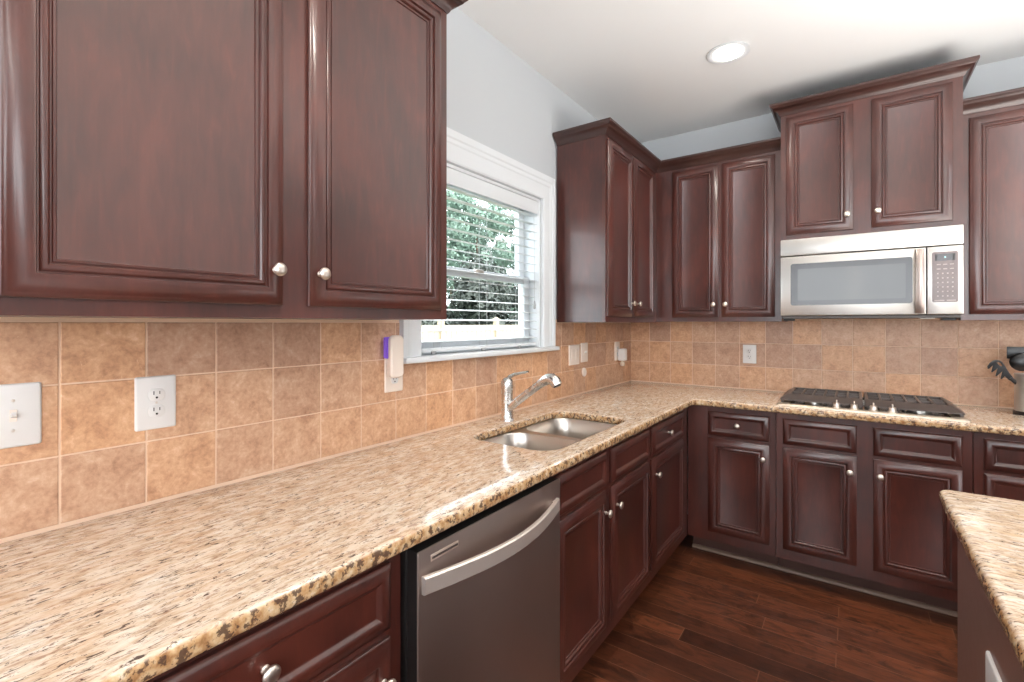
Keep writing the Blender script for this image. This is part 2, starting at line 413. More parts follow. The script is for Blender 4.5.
def knob(parent, x, z, yoff=-.0150):
    global knob_me
    if knob_me is None:
        o = MB().lathe(KNOBP, Matrix.Rotation(R(90), 4, 'X'), 20).build('knob', NICKEL, parent); knob_me = o.data
    else:
        o = bpy.data.objects.new('knob', knob_me); COL.objects.link(o); o.parent = parent
    o.location = (x, yoff, z); return o
def carcass(W, dep, z0, z1, parent, toe=0.0, name='carcass', y0=0.0):
    m = MB(); t = .016; yf = -(dep - .019)
    for x in (0.0005, W - t - .0005): m.box(x, x + t, yf, -y0 - .0005, z0, z1)
    m.box(t, W - t, yf, -y0 - .0005, z0, z0 + t); m.box(t, W - t, -y0 - .012, -y0 - .0005, z0 + t, z1)
    m.box(t, W - t, yf, yf + .08, z1 - t, z1); m.box(t, W - t, -y0 - .09, -y0 - .012, z1 - t, z1)
    return m.build(name, WOOD, parent, smooth=False)
def face_frame(W, dep, z0, z1, opens, parent):
    """face frame plate with the openings of doors and drawers; opens: (x0, x1, z0, z1)"""
    m = MB(); y0, y1 = -dep, -(dep - .0188); e = .0005
    xs = sorted({e, W - e} | {v for o in opens for v in o[:2]}); zs = sorted({z0, z1} | {v for o in opens for v in o[2:]})
    for a, b in zip(xs, xs[1:]):
        run = None
        for c, d in zip(zs, zs[1:]):
            hole = any(o[0] <= a and b <= o[1] and o[2] <= c and d <= o[3] for o in opens)
            if not hole: run = (run[0], d) if run else (c, d)
            if (hole or d == zs[-1]) and run: m.box(a, b, y0, y1, run[0], run[1]); run = None
    return m.build('face_frame', WOOD, parent, smooth=False)
SH = .014                                                       # overlay of doors on the frame
def base_cabinet(name, label, W, loc, rz, fronts, dep=.585, top=.8805):
    t = thing(name, label, 'cabinet', loc, rz)
    carcass(W, dep, .11, top, t)
    ops = [(f[1] + SH, f[2] - SH, f[3] + SH, f[4] - SH) for f in fronts]
    face_frame(W, dep, .11, top, ops, t)
    MB().box(.001, W - .001, -.465, -.447, 0.001, .1095).build('toe_kick', WOOD_DK, t, smooth=False)
    for kind, x0, x1, z0, z1, kx in fronts:
        p = panel_front({'door': 'door', 'drawer': 'drawer', 'false': 'false_drawer_front'}[kind], x0, x1, z0, z1, -dep - .0005, DOORP if kind == 'door' else DRAWP, t)
        if kx is not None:
            if kind == 'door': knob(p, kx - x0, z1 - z0 - .075, -.0195)
            else: knob(p, kx - x0, (z1 - z0) / 2, -.0100)
    return t
DZ0, DZ1, RZ0, RZ1 = .165, .698, .716, .851
LEFT = lambda y: (0.009, y, 0); RL = R(90)
def lf(kind, a, b, o, k=None):                                   # left run fronts, given in wall coordinates
    z = (DZ0, DZ1) if kind == 'door' else (RZ0, RZ1)
    return (kind, a - o, b - o, z[0], z[1], None if k is None else k - o)
base_cabinet('base_cabinet', 'dark cherry base cabinet beside the dishwasher, nearest to the camera', 1.04, LEFT(-.35), RL,
    [lf('drawer', .135, .655, -.35, .395), lf('door', .135, .655, -.35, .628), lf('drawer', -.325, .10, -.35, -.11), lf('door', -.325, .10, -.35, -.298)], dep=.576)
base_cabinet('base_cabinet', 'dark cherry double door base cabinet under the kitchen sink', .906, LEFT(1.302), RL,
    [lf('false', 1.326, 1.715, 1.302), lf('false', 1.764, 2.187, 1.302), lf('door', 1.326, 1.715, 1.302, 1.688), lf('door', 1.764, 2.187, 1.302, 1.793)], dep=.576)
base_cabinet('base_cabinet', 'dark cherry base cabinet between sink cabinet and the inside corner', .653, LEFT(2.210), RL,
    [lf('drawer', 2.232, 2.743, 2.210, 2.478), lf('door', 2.232, 2.743, 2.210, 2.262)], dep=.576)
def bf(kind, a, b, o, k=None, z=None):
    z = z or ((DZ0, DZ1) if kind == 'door' else (RZ0, RZ1))
    return (kind, a - o, b - o, z[0], z[1], None if k is None else k - o)
BY = D - .009
base_cabinet('base_cabinet', 'dark cherry base cabinet with one knobbed drawer, left of the cooktop cabinet', .454, (.588, BY, 0), 0,
    [bf('drawer', .702, 1.013, .588, .857), bf('door', .702, 1.013, .588, .985)], dep=.576)
base_cabinet('base_cabinet', 'dark cherry double door base cabinet under the gas cooktop', .757, (1.044, BY, 0), 0,
    [bf('false', 1.076, 1.390, 1.044), bf('false', 1.454, 1.768, 1.044), bf('door', 1.076, 1.390, 1.044, 1.363), bf('door', 1.454, 1.768, 1.044, 1.480)], dep=.576)
base_cabinet('base_cabinet', 'dark cherry stacked drawer base cabinet right of the cooktop cabinet, behind the island', .70, (1.803, BY, 0), 0,
    [bf('drawer', 1.836, 2.467, 1.803, 2.15), bf('drawer', 1.836, 2.467, 1.803, 2.15, (.445, .700)), bf('drawer', 1.836, 2.467, 1.803, 2.15, (.165, .430))], dep=.576)
# shoe moulding along the toe kicks
def shoe(p, q):
    m = MB(); p, q = Vector(p), Vector(q); n = Vector((q - p).yxz) ; n = Vector(((q - p).y, -(q - p).x, 0)).normalized()
    pr = [(0, .001)] + [(.016 * math.sin(R(a)), .001 + .019 * math.cos(R(a))) for a in range(0, 91, 15)]
    m.loft([[e + n * d + Vector((0, 0, z)) for d, z in pr] for e in (p, q)], True, True); return m
SHOE = plain('shoe_moulding', srgb(128, 104, 88), .4)
struct(shoe((.588, D - .475, 0), (2.50, D - .475, 0)).build('trim_1', SHOE))
struct(shoe((.475, 2.86, 0), (.475, 1.30, 0)).build('trim_2', WOOD_DK)).location = (0, 0, 0)

# ---------------------------------------------------------------- wall cabinets
CROWN = [(0, .0), (.004, 0), (.008, .006), (.010, .014), (.020, .024), (.030, .032), (.038, .036), (.040, .040), (.046, .046), (.050, .050), (.050, .062), (0, .062)]
def crown(parent, path, z, name='crown_moulding'):
    """moulding along a path in the cabinet's own frame; path: list of ((x,y), (outward x, outward y))"""
    m = MB(); loops = []
    for (x, y), (nx, ny) in path: loops.append([(x + nx*d, y + ny*d, z + h) for d, h in CROWN])
    m.loft(loops, True, True); return m.build(name, WOOD_CROWN, parent)
WOOD_CROWN = mat_wood('crown_wood', srgb(46, 26, 23), srgb(60, 35, 30), srgb(74, 44, 38))
def wall_cabinet(label, W, loc, rz, dep, z0, z1, doors, fill_open=None):
    t = thing('wall_cabinet', label, 'cabinet', loc, rz)
    carcass(W, dep, 0, z1 - z0, t)
    ops = [(d[0] + SH, d[1] - SH, d[2] - z0 + SH, d[3] - z0 - SH) for d in doors]
    face_frame(W, dep, 0, z1 - z0, ops, t)
    for x0, x1, a, b, kx in doors:
        p = panel_front('door', x0, x1, a - z0, b - z0, -dep - .0005, DOORP, t); knob(p, kx - x0, .078, -.0195)
    return t
UZ0, UZ1 = 1.361, 2.36
# by the camera, left of the window
W0 = .112; c = wall_cabinet('large dark cherry wall cabinet nearest the camera, left of the window', 1.128 - W0, (.009, W0, UZ0), RL, .296, UZ0, UZ1,
    [(.133 - W0, .579 - W0, 1.390, 2.335, .555 - W0), (.642 - W0, 1.094 - W0, 1.390, 2.335, .665 - W0)])
Wc = 1.128 - W0
crown(c, [((0, -.0005), (-1, 0)), ((0, -.296), (-1, -1)), ((Wc, -.296), (1, -1)), ((Wc, -.0005), (1, 0))], UZ1 - UZ0 - .006)
# right of the window, running into the corner
W1 = 2.342; c = wall_cabinet('dark cherry wall cabinet on the window wall, right of the window', D - .306 - W1, (.009, W1, UZ0 - .006), RL, .296, UZ0 - .006, UZ1,
    [(2.356 - W1, 2.700 - W1, 1.388, 2.335, 2.660 - W1), (2.724 - W1, 3.062 - W1, 1.388, 2.335, 2.752 - W1)])
Wc = D - .306 - W1
crown(c, [((0, -.0005), (-1, 0)), ((0, -.296), (-1, -1)), ((Wc, -.296), (-1, -1))], UZ1 - UZ0)
# corner cabinet on the back wall
B0 = .012; c = wall_cabinet('dark cherry double door wall cabinet between the corner and the microwave', 1.041 - B0, (B0, BY, UZ0), 0, .296, UZ0, UZ1,
    [(.413 - B0, .696 - B0, 1.388, 2.335, .672 - B0), (.716 - B0, 1.006 - B0, 1.388, 2.335, .742 - B0)])
crown(c, [((.3055 - B0, -.296), (1, -1)), ((1.041 - B0, -.296), (0, -1))], UZ1 - UZ0 - .006)
# over the microwave
M0 = 1.0425; c = wall_cabinet('short dark cherry wall cabinet mounted above the microwave', .756, (M0, BY, 1.815), 0, .372, 1.815, 2.525,
    [(1.070 - M0, 1.376 - M0, 1.842, 2.500, 1.350 - M0), (1.452 - M0, 1.762 - M0, 1.842, 2.500, 1.478 - M0)])
crown(c, [((0, -.0005), (-1, 0)), ((0, -.372), (-1, -1)), ((.756, -.372), (1, -1)), ((.756, -.0005), (1, 0))], .704)
# right of the microwave
N0 = 1.800; c = wall_cabinet('dark cherry wall cabinet right of the microwave, above the utensil crock', .80, (N0, BY, UZ0 + .004), 0, .296, UZ0 + .004, UZ1,
    [(1.829 - N0, 2.190 - N0, 1.393, 2.335, 2.166 - N0), (2.210 - N0, 2.572 - N0, 1.393, 2.335, 2.236 - N0)])
crown(c, [((0, -.296), (0, -1)), ((.80, -.296), (1, -1)), ((.80, -.0005), (1, 0))], UZ1 - UZ0 - .006)

# ---------------------------------------------------------------- countertops
ZT, ZB = .917, .8815
sink_hole = [(x, y) for x, y in rrect(.183, .550, 1.368, 2.058, .075, 8)]
ct = slab('countertop', fillet([(.0085, -.45), (.636, -.45), (.636, D - .636), (2.525, D - .636), (2.525, D - .0085), (.0085, D - .0085)], [0, 0, .035, .0, 0, 0]),
          [sink_hole], ZB, ZT, .012, GRANITE)
tag(ct, 'L-shaped speckled granite countertop running under the window and cooktop', 'countertop')
ic = slab('island_countertop', fillet([(1.557, -.15), (2.75, -.15), (2.75, 1.672), (1.557, 1.672)], [.02, .02, .02, .022]), [], ZB, ZT, .013, GRANITE_X)
tag(ic, 'pale granite slab with rounded corner on top of the island', 'countertop')
IS = thing('kitchen_island', 'brown kitchen island base under the granite slab at right', 'island', (1.59, -.12, 0))
MB().box(0, 1.12, 0, 1.755, .002, ZB - .001, .002).build('side_panel', plain('island_panel', srgb(124, 92, 83), .42, coat=.2), IS, smooth=False)
MB().box(-.008, -.0005, .05, 1.70, .002, .085, .002).build('base_board', WOOD, IS, smooth=False)

# ---------------------------------------------------------------- sink and faucet
SK = thing('kitchen_sink', 'undermount double bowl stainless steel sink set in the granite', 'sink', (.365, 1.705, .70))
def bowl(y0, y1, r):
    m = MB(); ox, oy, oz = .365, 1.705, .70; lp = []
    for i, z, rr in ((-.016, .8800, r + .012), (.000, .8800, r), (.002, .876, r), (.010, .80, r - .005), (.014, .735, r - .008), (.028, .712, r - .02), (.055, .704, max(.02, r - .04)), (.10, .702, .012)):
        lp.append([(x - ox, y - oy, z - oz) for x, y in rrect(.176 + i, .557 - i, y0 + i, y1 - i, rr, 8)])
    m.loft(lp, False, True); b = m.build('bowl', STEEL_SINK, SK)
    cy = (y0 + y1) / 2
    MB().lathe([(.044, .0030), (.044, .0055), (.038, .0065), (.033, .004), (.012, .0035), (.010, .007), (.002, .007)], Matrix.Translation((.31 - ox, cy - oy, 0)), 24).build('drain', NICKEL, b)
    return b
bowl(1.360, 1.690, .09); bowl(1.728, 2.066, .075)
rim = slab('rim', [(x - .365, y - 1.705) for x, y in rrect(.150, .583, 1.335, 2.091, .10, 8)],
    [[(x - .365, y - 1.705) for x, y in rrect(.1765, .5565, a, b, r, 8)] for a, b, r in ((1.3605, 1.6895, .09), (1.7285, 2.0655, .075))], .1770, .1805, .001, STEEL_SINK)
rim.parent = SK

FX, FY = .125, 1.705
FA = thing('faucet', 'brushed steel single lever pull-out faucet behind the sink', 'faucet', (FX, FY, ZT + .0003))
MB().lathe([(.032, 0), (.032, .004), (.0285, .010), (.0265, .014), (.0255, .05), (.0250, .12), (.0265, .135), (.0275, .150), (.0275, .158)], n=24).build('body', CHROME, FA)
m = MB(); m.lathe([(.0275, .159), (.0268, .172), (.0225, .183), (.0130, .190), (.003, .192)], n=24)
m.tube([(0, 0, .174), (.010, .004, .194), (.032, .010, .206), (.062, .018, .212), (.096, .027, .220)], [.0150, .0130, .0095, .0075, .0060], 12, flat=.75); m.build('lever', CHROME, FA)
m = MB(); m.tube([(.004, 0, .052), (.030, 0, .072), (.070, 0, .101), (.120, 0, .137), (.165, 0, .1692)], [.0195, .0185, .0178, .0172, .0172], 16)
sp = m.build('spout', CHROME, FA)
m = MB(); m.tube([(.166, 0, .170), (.188, 0, .185), (.212, 0, .198), (.232, 0, .200), (.247, 0, .190), (.255, 0, .175)], [.0176, .0200, .0228, .0244, .0244, .0225], 18)
m.tube([(.2552, 0, .1746), (.2575, 0, .170)], [.0165, .0160], 18, mat=1); m.build('spray_head', [CHROME, BLACK], sp)

# ---------------------------------------------------------------- dishwasher
DW = thing('dishwasher', 'stainless dishwasher with bowed bar handle built in under the counter', 'dishwasher', (.009, .694, 0), RL)
W = .604
MB().box(.004, W - .004, -.585, -.03, .10, .868, .003).build('tub', BLACK, DW, smooth=False)
MB().box(.006, W - .006, -.545, -.52, .004, .098, .002).build('kick_plate', BLACK, DW, smooth=False)
d = MB().box(.004, W - .003, -.622, -.6165, .112, .864, .0022, 2).build('door', STEEL_DK, DW)
MB().box(.005, W - .004, -.6162, -.5855, .113, .8635, .002).build('door_liner', BLACK, d, smooth=False)
m = MB(); NN = 18; lp = []
for k in range(NN + 1):
    u = k / NN; x = .008 + u * .560; bow = .012 + .050 * math.sin(math.pi * u)
    lp.append([(x, -.622 - bow + a, b) for a, b in ((.006, .777), (-.002, .777), (-.0055, .780), (-.0055, .812), (-.002, .815), (.006, .815))])
m.loft(lp, True, True)
for x in (.012, .548): m.box(x, x + .018, -.634, -.6225, .784, .808, .002)
m.build('handle', STEEL_BAR, d)
m = MB(); m.box(.040, .128, -.6238, -.6222, .832, .846, .0005); b = m.build('badge', plain('badge_plate', srgb(212, 196, 186), .45, .7), d)
MB().box(.043, .125, -.6246, -.6239, .8365, .8415).build('badge_line', plain('badge_print', srgb(72, 60, 56), .5), b, smooth=False)

# ---------------------------------------------------------------- microwave
MW = thing('microwave', 'stainless over-the-range microwave hanging below the short wall cabinet', 'microwave', (1.046, BY, 1.372))
def mx(x): return x - 1.046
def mz(z): return z - 1.372
MB().box(.002, .748, -.372, -.001, mz(1.392), mz(1.8135), .003).build('body', plain('microwave_case', srgb(74, 70, 68), .4), MW, smooth=False)
MB().box(0, .750, -.408, -.3725, mz(1.722), mz(1.8125), .004).build('vent_panel', STEEL, MW)
d = MB().box(0, mx(1.6625), -.408, -.3725, mz(1.392), mz(1.717), .004).build('door', STEEL, MW)
def plate(pts, y0, y1): return [[(x, y0, z) for x, z in pts], [(x, y1, z) for x, z in pts]]
m = MB(); m.loft(plate(rrect(mx(1.095), mx(1.612), mz(1.448), mz(1.676), .012), -.4082, -.4100), False, True); wn_ = m.build('window_border', MWFRAME, d)
m = MB(); m.loft(plate(rrect(mx(1.128), mx(1.586), mz(1.474), mz(1.646), .006), -.4102, -.4112), False, True); m.build('window', MWGLASS, d)
m = MB(); lp = []
for k in range(15):
    u = k / 14; z = mz(1.398) + u * .312; bow = .010 + .026 * math.sin(math.pi * u) ** .6
    lp.append([(mx(1.622) + a, -.408 - bow + b, z) for a, b in ((0, .008), (0, 0), (.008, -.006), (.024, -.006), (.032, 0), (.032, .008))])
m.loft(lp, True, True); m.build('handle', STEEL_DK, d)  # darker steel stands in for the dark reflection on this handle
cp = MB().box(mx(1.6655), .750, -.408, -.3725, mz(1.392), mz(1.717), .004).build('control_panel', STEEL, MW)
m = MB(); m.loft(plate(rrect(mx(1.684), mx(1.776), mz(1.450), mz(1.690), .008), -.4082, -.4102), False, True); m.build('keypad', KEYPAD, cp)
m = MB(); m.box(mx(1.694), mx(1.766), -.4112, -.4103, mz(1.648), mz(1.680)); m.build('display', plain('display_glass', srgb(58, 56, 58), .1), cp, smooth=False)
m = MB()
for x in (1.695, 1.757): MB().box(mx(x), mx(x + .007), -.4118, -.4113, mz(1.649), mz(1.679)).build('display_bracket', BLACK, cp, smooth=False)
m = MB(); m.box(mx(1.7285), mx(1.733), -.4118, -.4113, mz(1.661), mz(1.667)); m.build('clock_digit', CYAN, cp, smooth=False)
rng = random.Random(3)
for r in range(8):
    z = 1.630 - r * .0215
    for k in range(3 if r < 2 else 4):
        n_ = 3 if r < 2 else 4; x = 1.696 + (k + .5) * (.070 / n_)
        ww = .007 if r < 2 else .0028
        hh = .002 if r < 2 else .003
        MB().box(mx(x - ww), mx(x + ww), -.4107, -.4103, mz(z - hh), mz(z + hh)).build('button', KEYMARK, cp, smooth=False)
MB().box(mx(1.692), mx(1.728), -.4107, -.4103, mz(1.456), mz(1.461)).build('button', KEYMARK, cp, smooth=False)
MB().box(mx(1.736), mx(1.768), -.4107, -.4103, mz(1.456), mz(1.461)).build('button', KEYMARK, cp, smooth=False)
MB().box(mx(1.382), mx(1.456), -.4088, -.4081, mz(1.755), mz(1.762)).build('badge', plain('badge_light', srgb(244, 243, 240), .3, .2), MW, smooth=False)
MB().box(.004, .746, -.365, -.02, mz(1.376), mz(1.3915), .002).build('bottom_grille', plain('grille_grey', srgb(92, 88, 84), .45, .4), MW, smooth=False)
for x in (.004, .686): MB().box(x, x + .052, -.30, -.24, mz(1.364), mz(1.3755), .002).build('foot', BLACK, MW, smooth=False)
MB().box(.600, .655, -.34, -.26, mz(1.3725), mz(1.3757)).build('lamp_lens', plain('lamp_lens', srgb(240, 236, 228), .3), MW, smooth=False)

# ---------------------------------------------------------------- cooktop
CK = thing('gas_cooktop', 'stainless gas cooktop with black cast iron grates on the back counter', 'cooktop', (1.42, 3.07, ZT + .0003))
hx, hy = .376, .225
m = MB(); m.loft([[(x, y, z) for x, y in rrect(-hx + i, hx - i, -.222 + i, .245 - i, .016)] for i, z in ((0, 0), (0, .006), (.004, .0095), (.050, .0085), (.056, .0045))], True, True)
m.build('tray', plain('tray_steel', srgb(214, 200, 182), .36, .7), CK)
m = MB(); m.loft([[(x, y, z) for x, y in rrect(-hx + .058, hx - .058, -.164, .187, .02)] for z in (.0046, .0062)], False, True); m.build('burner_pan', GLOSSBLK, CK)
for bx, by, br in ((-.215, -.045, .042), (-.215, .140, .050), (.215, -.045, .046), (.215, .140, .040), (0.0, .13, .030)):
    b = MB().lathe([(br, 0), (br, .010), (br * .9, .013), (br * .55, .014)], Matrix.Translation((bx, by, .0064)), 24).build('burner', STEEL, CK)
    MB().lathe([(br * .78, 0), (br * .82, .004), (br * .75, .009), (br * .3, .010)], Matrix.Translation((bx, by, .0206)), 24).build('burner_cap', BLACK, b)
def grate(x0, x1):
    m = MB(); y0, y1, zt, zb = -.128, .236, .050, .034
    r = .0055
    def bar(p, q, rad=r): m.tube([p, q], rad, 8)
    # sloping outer skirt, then the bars and fingers
    lo = rrect(x0, x1, y0 - .028, y1, .012, 4); hi = rrect(x0 + (.034 if x0 < -.2 else .002), x1 - (.034 if x1 > .2 else .002), y0 + .03, y1 - .008, .010, 4)
    ini = rrect(x0 + (.034 if x0 < -.2 else .002) + .012, x1 - (.034 if x1 > .2 else .002) - .012, y0 + .042, y1 - .020, .008, 4)
    m.loft([[(x, y, .0215) for x, y in lo], [(x, y, .0265) for x, y in lo], [(x, y, zt) for x, y in hi], [(x, y, zt) for x, y in ini], [(x, y, zt - .010) for x, y in ini]])
    a, b = ini[0][0], ini[2 * 5][0]; xl, xh = min(p[0] for p in ini), max(p[0] for p in ini)
    yl, yh = min(p[1] for p in ini), max(p[1] for p in ini)
    n = 5
    for k in range(1, n + 1):
        x = xl + (xh - xl) * k / (n + 1); m.box(x - .005, x + .005, yl - .004, yh + .004, zt - .012, zt - .0005, .0015)
    for k in (1, 2):
        y = yl + (yh - yl) * k / 3; m.box(xl - .004, xh + .004, y - .005, y + .005, zt - .013, zt - .0008, .0015)
    for x in (x0 + .012, x1 - .012):
        for y in (y0 - .016, y1 - .012): m.box(x - .006, x + .006, y - .006, y + .006, .0083 if abs(x) < .34 else .0083, .024, .001)
    return m.build('grate', IRON, CK)
grate(-.366, -.004); grate(.004, .366)
for kx in (-.112, -.040, .036, .108):
    k = MB().lathe([(.019, 0), (.019, .004), (.016, .006), (.015, .022), (.012, .024)], Matrix.Translation((kx, -.172, .0083)), 20).build('control_knob', NICKEL, CK)
    MB().box(kx - .003, kx + .003, -.187, -.157, .0325, .046, .0015).build('grip', NICKEL, k)

# ---------------------------------------------------------------- utensil crock
UX, UY = 2.066, 3.25
CR = thing('utensil_crock', 'brushed steel utensil crock with dark base on the back counter', 'crock', (UX, UY, ZT + .0003))
MB().lathe([(.066, 0), (.068, .003), (.068, .014), (.064, .017)], n=32).build('base_ring', RUBBER, CR)
m = MB(); m.lathe([(.0635, .0172), (.0635, .186), (.0655, .190), (.0650, .193), (.0605, .190), (.0605, .022)], n=32, cap0=True, cap1=True); m.build('canister', mat_brushed('crock_steel', srgb(214, 211, 206), .36, (8, 8, 500), .85), CR)
def utensil(name, label, pts, rads, extra):
    o = thing(name, label, 'utensil', (UX, UY, ZT + .025), 0)
    MB().tube(pts, rads, 10).build('handle', UTENSIL, o); extra(o); return o
def server(o):                                                   # slotted pasta server: dished head with four teeth along its edge
    out = [(-.071, .150), (-.086, .176), (-.099, .207), (-.107, .222), (-.117, .229), (-.128, .231), (-.140, .227), (-.152, .215), (-.161, .198), (-.1595, .186), (-.155, .187), (-.139, .205),
           (-.147, .171), (-.143, .169), (-.123, .191), (-.131, .153), (-.127, .151), (-.106, .177), (-.113, .140), (-.108, .138), (-.098, .153), (-.083, .134)]
    hole = [(-.127, .217), (-.121, .221), (-.114, .217), (-.107, .203), (-.111, .200), (-.119, .206)]
    h = slab('toothed_head', out, [hole], -.0045, .0045, .002, UTENSIL); h.parent = o
    bm = bmesh.new(); bm.from_mesh(h.data)
    for v in bm.verts:                                           # stand the head up and dish it towards its teeth
        x, z, t = v.co; e = max(0.0, (-.075 - x) / .085); v.co = Vector((x, -.012 - t - .030 * e * e + .012 * e, z))
    bmesh.ops.recalc_face_normals(bm, faces=bm.faces[:]); bm.to_mesh(h.data); bm.free()
utensil('pasta_server', 'black toothed pasta server leaning left out of the crock', [(.020, .010, .012), (-.012, -.002, .070), (-.046, -.009, .108), (-.080, -.012, .146)], [.006, .006, .0075, .009], server)
def spoon(o):
    m = MB(); m.ball((-.040, -.030, .224), .047, .018, .044); m.build('bowl', UTENSIL, o)
utensil('serving_spoon', 'black round serving spoon standing in the front of the crock', [(.012, .012, .012), (-.004, -.010, .100), (-.020, -.024, .160), (-.030, -.028, .196)], [.006, .006, .006, .007], spoon)
def turner(o):
    m = MB(); m.box(-.084, .030, .026, .030, .236, .294, .0015, 2); m.tube([(-.018, .020, .225), (-.024, .0235, .250)], [.007, .009], 8); m.build('blade', UTENSIL, o)
utensil('turner', 'black flat turner standing at the back of the crock', [(-.012, -.012, .012), (-.012, .010, .150), (-.018, .020, .226)], [.006, .006, .007], turner)
def ladle(o):
    m = MB(); lp = []
    for r, z in ((.004, -.030), (.020, -.027), (.032, -.016), (.037, 0), (.0345, 0), (.030, -.014), (.018, -.024), (.003, -.026)):
        lp.append((r, z))
    m.lathe(lp, Matrix.Translation((.062, .004, .262)) @ Matrix.Rotation(R(-62), 4, 'Y'), 20); m.build('bowl', UTENSIL, o)
utensil('ladle', 'black ladle leaning right out of the crock', [(-.014, .006, .012), (.020, .006, .120), (.042, .005, .200), (.050, .004, .236)], [.006, .006, .006, .006], ladle)

# ---------------------------------------------------------------- wall plates (local frame: plate in the x-z plane facing -y)
def screw(m, x, z, y=-.0062): m.lathe([(.003, 0), (.0028, .0008), (.001, .001)], Matrix.Translation((x, y, z)) @ Matrix.Rotation(R(90), 4, 'X'), 10)
def plate_thing(name, label, cat, loc, rz, W=.078, H=.125, mat=None, group=None):
    t = thing(name, label, cat, loc, rz, group)
    m = MB(); m.loft([[(x, -y, z) for x, z in rrect(-W/2 + i, W/2 - i, -H/2 + i, H/2 - i, .004, 3)] for i, y in ((0, 0), (0, .003), (.0012, .0050), (.004, .0060))], True, True)
    m.build('wall_plate', mat or PLASTIC, t); return t
def duplex(t, xo=0.0):
    for s in (1, -1):
        m = MB(); cz = s * .0195
        lp = []
        for i, y in ((0, .0058), (0, .0082), (.001, .0088)):
            pts = []
            for k in range(24):
                a = 2*math.pi*k/24; pts.append((xo + (.0172 - i) * math.cos(a), -y, cz + max(-.0142 + i, min(.0142 - i, (.0172 - i) * math.sin(a)))))
            lp.append(pts)
        m.loft(lp, False, True); r = m.build('socket', PLASTIC, t)
        m = MB()
        m.box(xo - .0070, xo - .0050, -.0091, -.0087, cz + .0000, cz + .0085); m.box(xo + .0050, xo + .0068, -.0091, -.0087, cz + .0010, cz + .0080)
        m.lathe([(.0027, 0), (.0026, .0004)], Matrix.Translation((xo, -.0087, cz - .0070)) @ Matrix.Rotation(R(90), 4, 'X'), 10)
        m.build('slots', DARKHOLE, r, smooth=False)
    m = MB(); screw(m, xo, 0); m.build('screw', NICKEL, t)
def toggle(t, xo=0.0):
    m = MB(); m.box(xo - .0055, xo + .0055, -.0068, -.0058, -.012, .012, .0004); m.build('toggle_slot', PLASTIC_W, t, smooth=False)
    m = MB(); m.loft([[(xo + a * s, y, z + b * s) for a, b in ((-.0040, -.0045), (.0040, -.0045), (.0040, .0045), (-.0040, .0045))] for y, z, s in ((-.0066, 0, 1.0), (-.012, .002, .95), (-.0185, .0048, .8))], True, True)
    m.build('toggle', PLASTIC, t)
    for z in (.030, -.030):
        m = MB(); screw(m, xo, z); m.build('screw', NICKEL, t)
def rocker(t, xo=0.0):
    m = MB(); m.box(xo - .0165, xo + .0165, -.0082, -.0058, -.033, .033, .001); m.build('rocker', PLASTIC_W, t)
t = plate_thing('light_switch', 'white toggle light switch cut off by the left edge, beside the outlet', 'switch', (.0077, .1895, 1.164), RL, W=.083, H=.127); toggle(t, .0); 
t = plate_thing('wall_outlet', 'white duplex wall outlet under the nearest wall cabinet, no plug in it', 'outlet', (.0077, .4297, 1.158), RL, W=.083, H=.127); duplex(t)
t = plate_thing('wall_outlet', 'cream outlet plate behind the plugged-in night light left of the window', 'outlet', (.0077, 1.160, 1.163), RL, W=.082, H=.128, mat=PLASTIC_W); duplex(t)
t = plate_thing('light_switch', 'wide white double switch plate right of the window', 'switch', (.0077, 2.543, 1.160), RL, W=.128, H=.120, mat=PLASTIC_W); rocker(t, -.024); rocker(t, .024)
t = plate_thing('light_switch', 'narrow white switch plate right beside the double switch plate', 'switch', (.0077, 2.677, 1.168), RL, W=.088, H=.120, mat=PLASTIC_W); toggle(t)
t = plate_thing('wall_outlet', 'white outlet plate in the far corner behind the air freshener', 'outlet', (.0077, 3.186, 1.152), RL, W=.082, H=.130, mat=PLASTIC_W); duplex(t)
t = plate_thing('wall_outlet', 'white duplex outlet on the back wall left of the cooktop', 'outlet', (.8235, D - .0077, 1.148), 0, W=.080, H=.122); duplex(t)
t = plate_thing('wall_outlet', 'white sideways outlet plate on the side of the kitchen island', 'outlet', (1.5896, 1.223, .655), R(-90), W=.128, H=.120)
# night light
NL = thing('night_light', 'white plug-in night light with purple glow left of the window', 'night light', (.0165, 1.141, 1.184), RL)
m = MB(); m.loft([[(x, -y, z) for x, z in rrect(-.029 + i, .029 - i, -.030 + i, .122 - i, .018 - i, 5)] for i, y in ((.004, .016), (0, .022), (0, .034), (.005, .040))], True, True)
m.build('cover', PLASTIC_W, NL)
m = MB(); m.loft([[(x, -y, z) for x, z in rrect(-.036 + i, .024 - i, .040 + i, .116 - i, .006, 3)] for i, y in ((.003, .0010), (0, .004), (0, .0155))], True, True); m.build('glowing_lens', PURPLE, NL)
m = MB(); m.box(-.020, .020, -.0155, -.0005, -.026, .038, .003); m.build('plug_body', PLASTIC_W, NL)
# air freshener and small cap
AF = thing('air_freshener', 'white plug-in air freshener on the outlet in the far corner', 'air freshener', (.0168, 3.205, 1.085), RL)
MB().box(-.030, .032, -.050, -.0005, 0.0, .085, .008, 3).build('housing', PLASTIC, AF)
MB().lathe([(.014, -.038), (.018, -.032), (.018, -.012), (.010, -.006), (.010, -.0005)], Matrix.Translation((-.004, -.026, 0)), 18).build('scent_bottle', plain('clear_bottle', srgb(214, 196, 176), .15), AF)
CAP = MB().lathe([(.019, 0), (.021, .003), (.021, .012), (.017, .017), (.006, .0185)], Matrix.Rotation(R(90), 4, 'Y') @ Matrix.Scale(1.3, 4, (1, 0, 0)), 22).build('wall_button', PLASTIC_W, loc=(.0078, 2.663, 1.046))
tag(CAP, 'small round cream button stuck on the tiles below the narrow switch', 'button')

